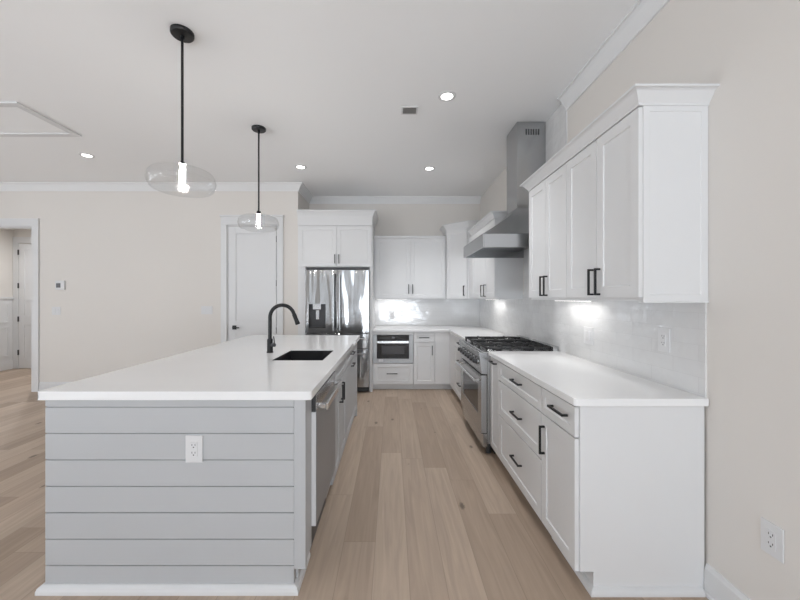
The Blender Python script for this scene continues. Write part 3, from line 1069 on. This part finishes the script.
MB().loft([hood_ring(k / 12) for k in range(13)]).build('canopy', M['steel'], hd, smooth=True)
m = MB()
m.box(HX, HX + .012, HY0, HY1, 1.825, 1.944).box(HX + .012, HW, HY0, HY0 + .012, 1.825, 1.944).box(HX + .012, HW, HY1 - .012, HY1, 1.825, 1.944)
m.build('rim', M['steel'], hd, bevel=.002)
n3 = (HY1 - HY0 - .03) / 3
for k in range(3):
    y0 = HY0 + .015 + k * n3
    m = MB()
    m.box(HX + .02, HW - .02, y0 + .003, y0 + n3 - .003, 1.905, 1.915)
    for j in range(9):
        yy = y0 + .015 + j * (n3 - .04) / 8
        m.box(HX + .05, HW - .05, yy, yy + .014, 1.895, 1.905)
    m.build('baffle_filter', M['steel'], hd)

# ------------------------------------------------------------------ wall cabinets
UB, UT, UX = 1.381, 2.272, 1.17
UF = Frame((UX, 0, 0), (0, 1, 0), (-1, 0, 0))


def upper(name, label, y0, y1, near=False):
    t = thing(name, label, 'cabinet', (1.32, (y0 + y1) / 2, 1.365), 'white wall cabinets')
    MB().box(UX + .001, XW, y0 + (.012 if near else .001), y1 - .001, 1.366, UT + .008).build('carcass', M['cab'], t)
    return t


u1 = upper('wall_cabinet', 'white two-door wall cabinet at the near end of the right wall, nearest the viewer', 1.607, 2.274, True)
EU = Frame((0, 1.619, 0), (1, 0, 0), (0, -1, 0))
MB().shaker(EU, UX + .001, XW - .001, 1.366, UT + .008, 0, .012, .03, .003).build('end_panel', M['cab'], u1)
MB().box(UX + .001, XW - .001, 1.604, 1.64, 1.357, 1.3655).build('light_rail', M['cab'], u1, bevel=.002)
mid = (1.607 + 2.274) / 2
front(UF, 1.607, mid, UB, UT, 0, u1, 'door', ('v', mid - .032, 1.47), .057, None, .15)
front(UF, mid, 2.274, UB, UT, 0, u1, 'door', ('v', mid + .032, 1.47), .057, None, .15)
u2 = upper('wall_cabinet', 'white two-door wall cabinet between the near wall cabinet and the hood', 2.274, 2.90)
mid = (2.274 + 2.90) / 2
front(UF, 2.274, mid, UB, UT, 0, u2, 'door', ('v', mid - .032, 1.47), .057, None, .15)
front(UF, mid, 2.90, UB, UT, 0, u2, 'door', ('v', mid + .032, 1.47), .057, None, .15)
u3 = upper('wall_cabinet', 'white two-door wall cabinet on the right wall beyond the hood', 3.868, 4.985)
MB().box(4.96, 5.15, 0, .018, UB, UT, UF).build('filler_panel', M['cab'], u3)
mid = 4.30
front(UF, 3.868, mid, UB, UT, 0, u3, 'door', ('v', mid - .07, 1.47), .057, None, .15)
front(UF, mid, 4.96, UB, UT, 0, u3, 'door', ('v', mid + .07, 1.47), .057, None, .15)


def crown(z0, h, w):
    return [(-.012, z0), (.004, z0), (.006, z0 + .15 * h), (.014, z0 + .3 * h), (.62 * w, z0 + .75 * h), (.8 * w, z0 + .84 * h), (w, z0 + .86 * h), (w, z0 + h), (-.012, z0 + h)]


UFX = UX - .02
m = MB().sweep([(XW, 2.90), (UFX, 2.90), (UFX, 1.607), (XW, 1.607)], crown(UT + .004, .068, .056))
tag(m.build('cabinet_crown', M['cab']), 'white crown moulding along the tops of the two near right wall cabinets', 'moulding')
m = MB().sweep([(UFX, 4.985), (UFX, 3.868), (XW, 3.868)], crown(UT + .004, .068, .056))
m.build('crown', M['cab'], u3)

# back wall pair
BU = Frame((0, 5.46, 0), (1, 0, 0), (0, -1, 0))
u4 = thing('wall_cabinet', 'white two-door wall cabinet over the microwave worktop, beside the refrigerator', 'cabinet', (.27, 5.6, 1.366), 'white wall cabinets')
MB().box(-.284, .855, 5.461, YB, 1.366, 2.36).build('carcass', M['cab'], u4)
MB().box(-.284, .84, 0, .022, 2.325, 2.362, BU).build('top_rail', M['cab'], u4, bevel=.002)
front(BU, -.26, .293, UB, 2.322, 0, u4, 'door', ('v', .262, 1.52), .057, None, .15)
front(BU, .293, .84, UB, 2.322, 0, u4, 'door', ('v', .325, 1.52), .057, None, .15)
# diagonal corner cabinet
DT = 2.44
u5 = thing('corner_wall_cabinet', 'tall white diagonal wall cabinet in the back right corner', 'cabinet', (1.2, 5.5, 1.366))
PA, PB = (.86, 5.44), (1.145, 5.16)
MB().prism([PA, PB, (XW, 5.16), (XW, YB), (.86, YB)], 1.366, DT).build('carcass', M['cab'], u5)
uv = Vector((PB[0] - PA[0], PB[1] - PA[1], 0))
L5 = uv.length
DF = Frame((PA[0], PA[1], 0), uv, (-.7071, -.7071, 0))
front(DF, .015, L5 - .015, UB, DT - .01, 0.001, u5, 'door', ('v', L5 - .06, 1.49), .057, None, .15)
m = MB()
m.sweep([(.86, YB - .01), PA, PB, (XW - .01, 5.16)], crown(DT, .085, .07))
m.build('crown', M['cab'], u5)

# ------------------------------------------------------------------ refrigerator and its surround
fs = thing('refrigerator_surround', 'tall white cabinet framing the refrigerator, with two doors and crown above', 'cabinet', (-.83, 5.4, 0))
FY = 5.07
MB().box(XC + .003, -1.272, FY, FY + .6, 0, 2.44).build('side_panel', M['cab'], fs)
MB().box(-.33, -.287, FY, YK, 0, 2.44).build('side_panel', M['cab'], fs)
MB().box(-1.272, -.33, FY + .002, YK, 1.835, 2.44).build('carcass', M['cab'], fs)
SF = Frame((0, FY, 0), (1, 0, 0), (0, -1, 0))
front(SF, -1.367, -.81, 1.842, 2.435, 0, fs, 'door', ('v', -.835, 1.95), .057, None, .13)
front(SF, -.81, -.30, 1.842, 2.435, 0, fs, 'door', ('v', -.775, 1.95), .057, None, .13)
MB().box(XC + .003, -.287, FY - .02, YK, 2.4405, 2.60).build('frieze', M['cab'], fs, bevel=.002)
m = MB().sweep([(XC + .003, FY - .02), (-.287, FY - .02), (-.287, YK)], crown(2.565, .095, .06))
m.build('crown', M['cab'], fs)

rf = thing('refrigerator', 'stainless steel french-door refrigerator with ice dispenser, in the white surround', 'refrigerator', (-.79, 5.35, 0))
GX0, GX1, GM = -1.256, -.334, -.795
MB().box(GX0 + .006, GX1 - .006, 5.075, 5.72, .03, 1.83).build('body', M['dark'], rf)
GF = Frame((0, 5.07, 0), (1, 0, 0), (0, -1, 0))
# left door with the recess of the dispenser
dx0, dx1, dz0, dz1 = -1.205, -.962, .945, 1.292
m = MB()
for b in ((GX0, dx0, .875, 1.786), (dx1, GM - .002, .875, 1.786), (dx0, dx1, .875, dz0), (dx0, dx1, dz1, 1.786)):
    m.box(b[0], b[1], .0, .07, b[2], b[3], GF)
ld = m.build('door', M['fridgesteel'], rf)
ip = MB().box(dx0, dx1, .0, .012, dz0, dz1, GF).build('dispenser', M['dark'], ld, label='dark ice and water dispenser')
m = MB().box(-1.148, -1.03, .013, .066, 1.215, dz1, GF).box(-1.11, -1.065, .013, .03, 1.07, 1.20, GF)
m.build('dispenser_spout', M['steel'], ld)
MB().box(dx0, dx1, .012, .068, dz0, dz0 + .012, GF).build('drip_tray', M['slot'], ld)
rd = MB().box(GM + .002, GX1, .0, .07, .875, 1.786, GF).build('door', M['fridgesteel'], rf, bevel=.004)
for o, x in ((ld, GM - .045), (rd, GM + .045)):
    m = MB().tube([(x, 5.07 - .125, .915), (x, 5.07 - .125, 1.735)], .012, 14)
    for z in (.935, 1.715):
        m.tube([(x, 5.07 - .07, z), (x, 5.07 - .125, z)], .010, 12)
    m.build('handle', M['steel'], o, smooth=True, label='long steel tube handle')
for z0, z1, hz in ((.645, .865, .795), (.085, .635, .575)):
    dr = MB().box(GX0, GX1, .0, .07, z0, z1, GF).build('freezer_drawer', M['fridgesteel'], rf, bevel=.004)
    m = MB().tube([(GX0 + .06, 5.07 - .125, hz), (GX1 - .06, 5.07 - .125, hz)], .012, 14)
    for x in (GX0 + .1, GX1 - .1):
        m.tube([(x, 5.07 - .07, hz), (x, 5.07 - .125, hz)], .010, 12)
    m.build('handle', M['steel'], dr, smooth=True, label='long steel tube handle')
m = MB().box(GX0 + .01, GX1 - .01, -.0, .045, .02, .08, GF)
m.build('kick_grille', M['slot'], rf)
for x in (GX0 + .05, GX1 - .05):
    MB().cyl((x, 5.12, 0), .02, .03, 16).build('foot', M['dark'], rf)

# ------------------------------------------------------------------ under-cabinet light bars


def led_bar(label, x, y, sx, sy, power):
    t = thing('light_bar', label, 'light', (x, y, 1.366), 'light bars under the wall cabinets')
    MB().box(x - sx / 2, x + sx / 2, y - sy / 2, y + sy / 2, 1.3585, 1.366).build('housing', M['white'], t)
    MB().box(x - sx / 2 + .006, x + sx / 2 - .006, y - sy / 2 + .006, y + sy / 2 - .006, 1.3565, 1.3585).build('diffuser', M['barled'], t)
    area_light('bar_lamp', (x, y, 1.355), (0, 0, 0), sx, sy, power, (1, .985, .96))


led_bar('slim light bar under the near right wall cabinets, glowing on the tile', 1.36, 2.62, .05, .46, .75)
led_bar('slim light bar under the right wall cabinet beyond the hood', 1.36, 4.7, .05, .5, .8)
led_bar('slim light bar under the back wall cabinet beside the refrigerator', .0, 5.64, .5, .05, .55)

# ------------------------------------------------------------------ ceiling fittings


def downlight(label, x, y, power, CEIL=CEIL, cone=100):
    t = thing('recessed_light', label, 'ceiling light', (x, y, CEIL), 'round recessed ceiling lights')
    MB().lathe((x, y, CEIL), [(.048, 0), (.075, 0), (.073, -.004), (.052, -.008), (.048, -.004)], 32, closed=True).build('trim_ring', M['white'], t, smooth=True)
    MB().lathe((x, y, CEIL), [(0, 0), (.048, 0), (.048, -.003), (0, -.003)], 32).build('lens', M['led'], t)
    d = bpy.data.lights.new('downlight_lamp', 'SPOT')
    d.energy, d.spot_size, d.spot_blend, d.shadow_soft_size, d.color = power, math.radians(cone), .9, .05, (.97, .98, 1.0)
    o = bpy.data.objects.new('downlight_lamp', d)
    COL.objects.link(o)
    o.location = (x, y, CEIL - .02)


downlight('round recessed ceiling light beside the square ceiling vent, nearest the viewer', .457, 2.87, 55)
downlight('round recessed ceiling light at far left, beside the attic hatch', -3.59, 4.06, 6)
downlight('round recessed ceiling light in front of the refrigerator cabinet corner', -1.17, 4.42, 5)
downlight('round recessed ceiling light above the floor in front of the back wall cabinets', .485, 4.47, 72)
downlight('added unseen ceiling light that brightens the hall beyond the open doorway', -6.2, 6.05, 95, 2.9, 170)  # added lamp out of view, lifts the brightness of the hall

cv = thing('ceiling_vent', 'small square grey air vent in the ceiling', 'vent', (.155, 3.085, CEIL))
m = MB()
vx0, vx1, vy0, vy1 = .085, .228, 3.02, 3.145
m.box(vx0, vx1, vy0, vy0 + .012, CEIL - .008, CEIL).box(vx0, vx1, vy1 - .012, vy1, CEIL - .008, CEIL)
m.box(vx0, vx0 + .012, vy0 + .012, vy1 - .012, CEIL - .008, CEIL).box(vx1 - .012, vx1, vy0 + .012, vy1 - .012, CEIL - .008, CEIL)
m.build('frame', M['white'], cv)
m = MB()
for k in range(6):
    y = vy0 + .016 + k * .016
    m.extrude([(y, CEIL - .001), (y + .003, CEIL - .001), (y + .012, CEIL - .008), (y + .009, CEIL - .008)], Frame(), vx0 + .012, vx1 - .012)
m.build('louvres', M['darksteel'], cv)

ah = thing('attic_hatch', 'white framed attic hatch in the ceiling at upper left', 'hatch', (-3.9, 3.25, CEIL))
m = MB()
ax0, ax1, ay0, ay1, aw = -4.6, -3.205, 2.945, 3.565, .065
m.box(ax0, ax1, ay0, ay0 + aw, CEIL - .016, CEIL).box(ax0, ax1, ay1 - aw, ay1, CEIL - .016, CEIL)
m.box(ax0, ax0 + aw, ay0 + aw, ay1 - aw, CEIL - .016, CEIL).box(ax1 - aw, ax1, ay0 + aw, ay1 - aw, CEIL - .016, CEIL)
m.build('frame', M['trim'], ah, bevel=.003)
MB().box(ax0 + aw + .004, ax1 - aw - .004, ay0 + aw + .004, ay1 - aw - .004, CEIL - .006, CEIL).build('panel', M['ceil'], ah, bevel=.002)

# pendants
px, py = -1.325, 2.18
pd = thing('pendant_light', 'clear glass disc pendant on a black rod, the nearer of two over the island', 'pendant light', (px, py, CEIL), 'glass pendants over the island')
MB().lathe((px, py, CEIL), [(0, 0), (.067, 0), (.067, -.018), (.062, -.024), (.012, -.026), (.012, -.05), (0, -.05)], 40).build('canopy', M['black'], pd, smooth=True)
MB().cyl((px, py, 2.235), .0078, CEIL - 2.235 - .045, 12).build('rod', M['black'], pd, smooth=True)
MB().lathe((px, py, 2.205), [(0, 0), (.02, 0), (.02, .028), (.015, .034), (0, .034)], 24).build('socket', M['black'], pd, smooth=True)
outer, inner = [], []
GZ, GR, GH, th_ = 2.118, .192, .062, .003
for k in range(0, 25):
    t = math.radians(78) - k * math.radians(156) / 24
    r = GR - .05 + .05 * max(0, math.cos(t)) ** .8
    outer.append((r, GH * math.sin(t) / math.sin(math.radians(78))))
prof_o = [(.028, GH + .004), (.08, GH + .003)] + outer + [(.10, -GH - .002), (0, -GH - .004)]
prof_i = [(0, -GH - .004 + th_), (.10, -GH - .002 + th_)] + [(r - th_ * .9, z * .95) for r, z in outer[::-1]] + [(.08, GH + .003 - th_), (.028, GH + .004 - th_)]
MB().lathe((px, py, GZ), prof_o + prof_i, 56, closed=False).build('glass_shade', M['glass'], pd, smooth=True)
rp = [(GR + .0005 + .0022 * math.cos(k * PI / 4), .0022 * math.sin(k * PI / 4)) for k in range(8)]
MB().lathe((px, py, GZ), rp, 64, closed=True).build('glass_rim', M['glass'], pd, smooth=True)
MB().lathe((px, py, 2.095), [(0, 0), (.008, .001), (.014, .012), (.0155, .03), (.0155, .09), (.01, .108), (0, .11)], 20).build('bulb', M['bulb'], pd, smooth=True)
copy_thing(pd, (.008, 1.23, 0), 'clear glass disc pendant on a black rod, the farther one in front of pantry door')
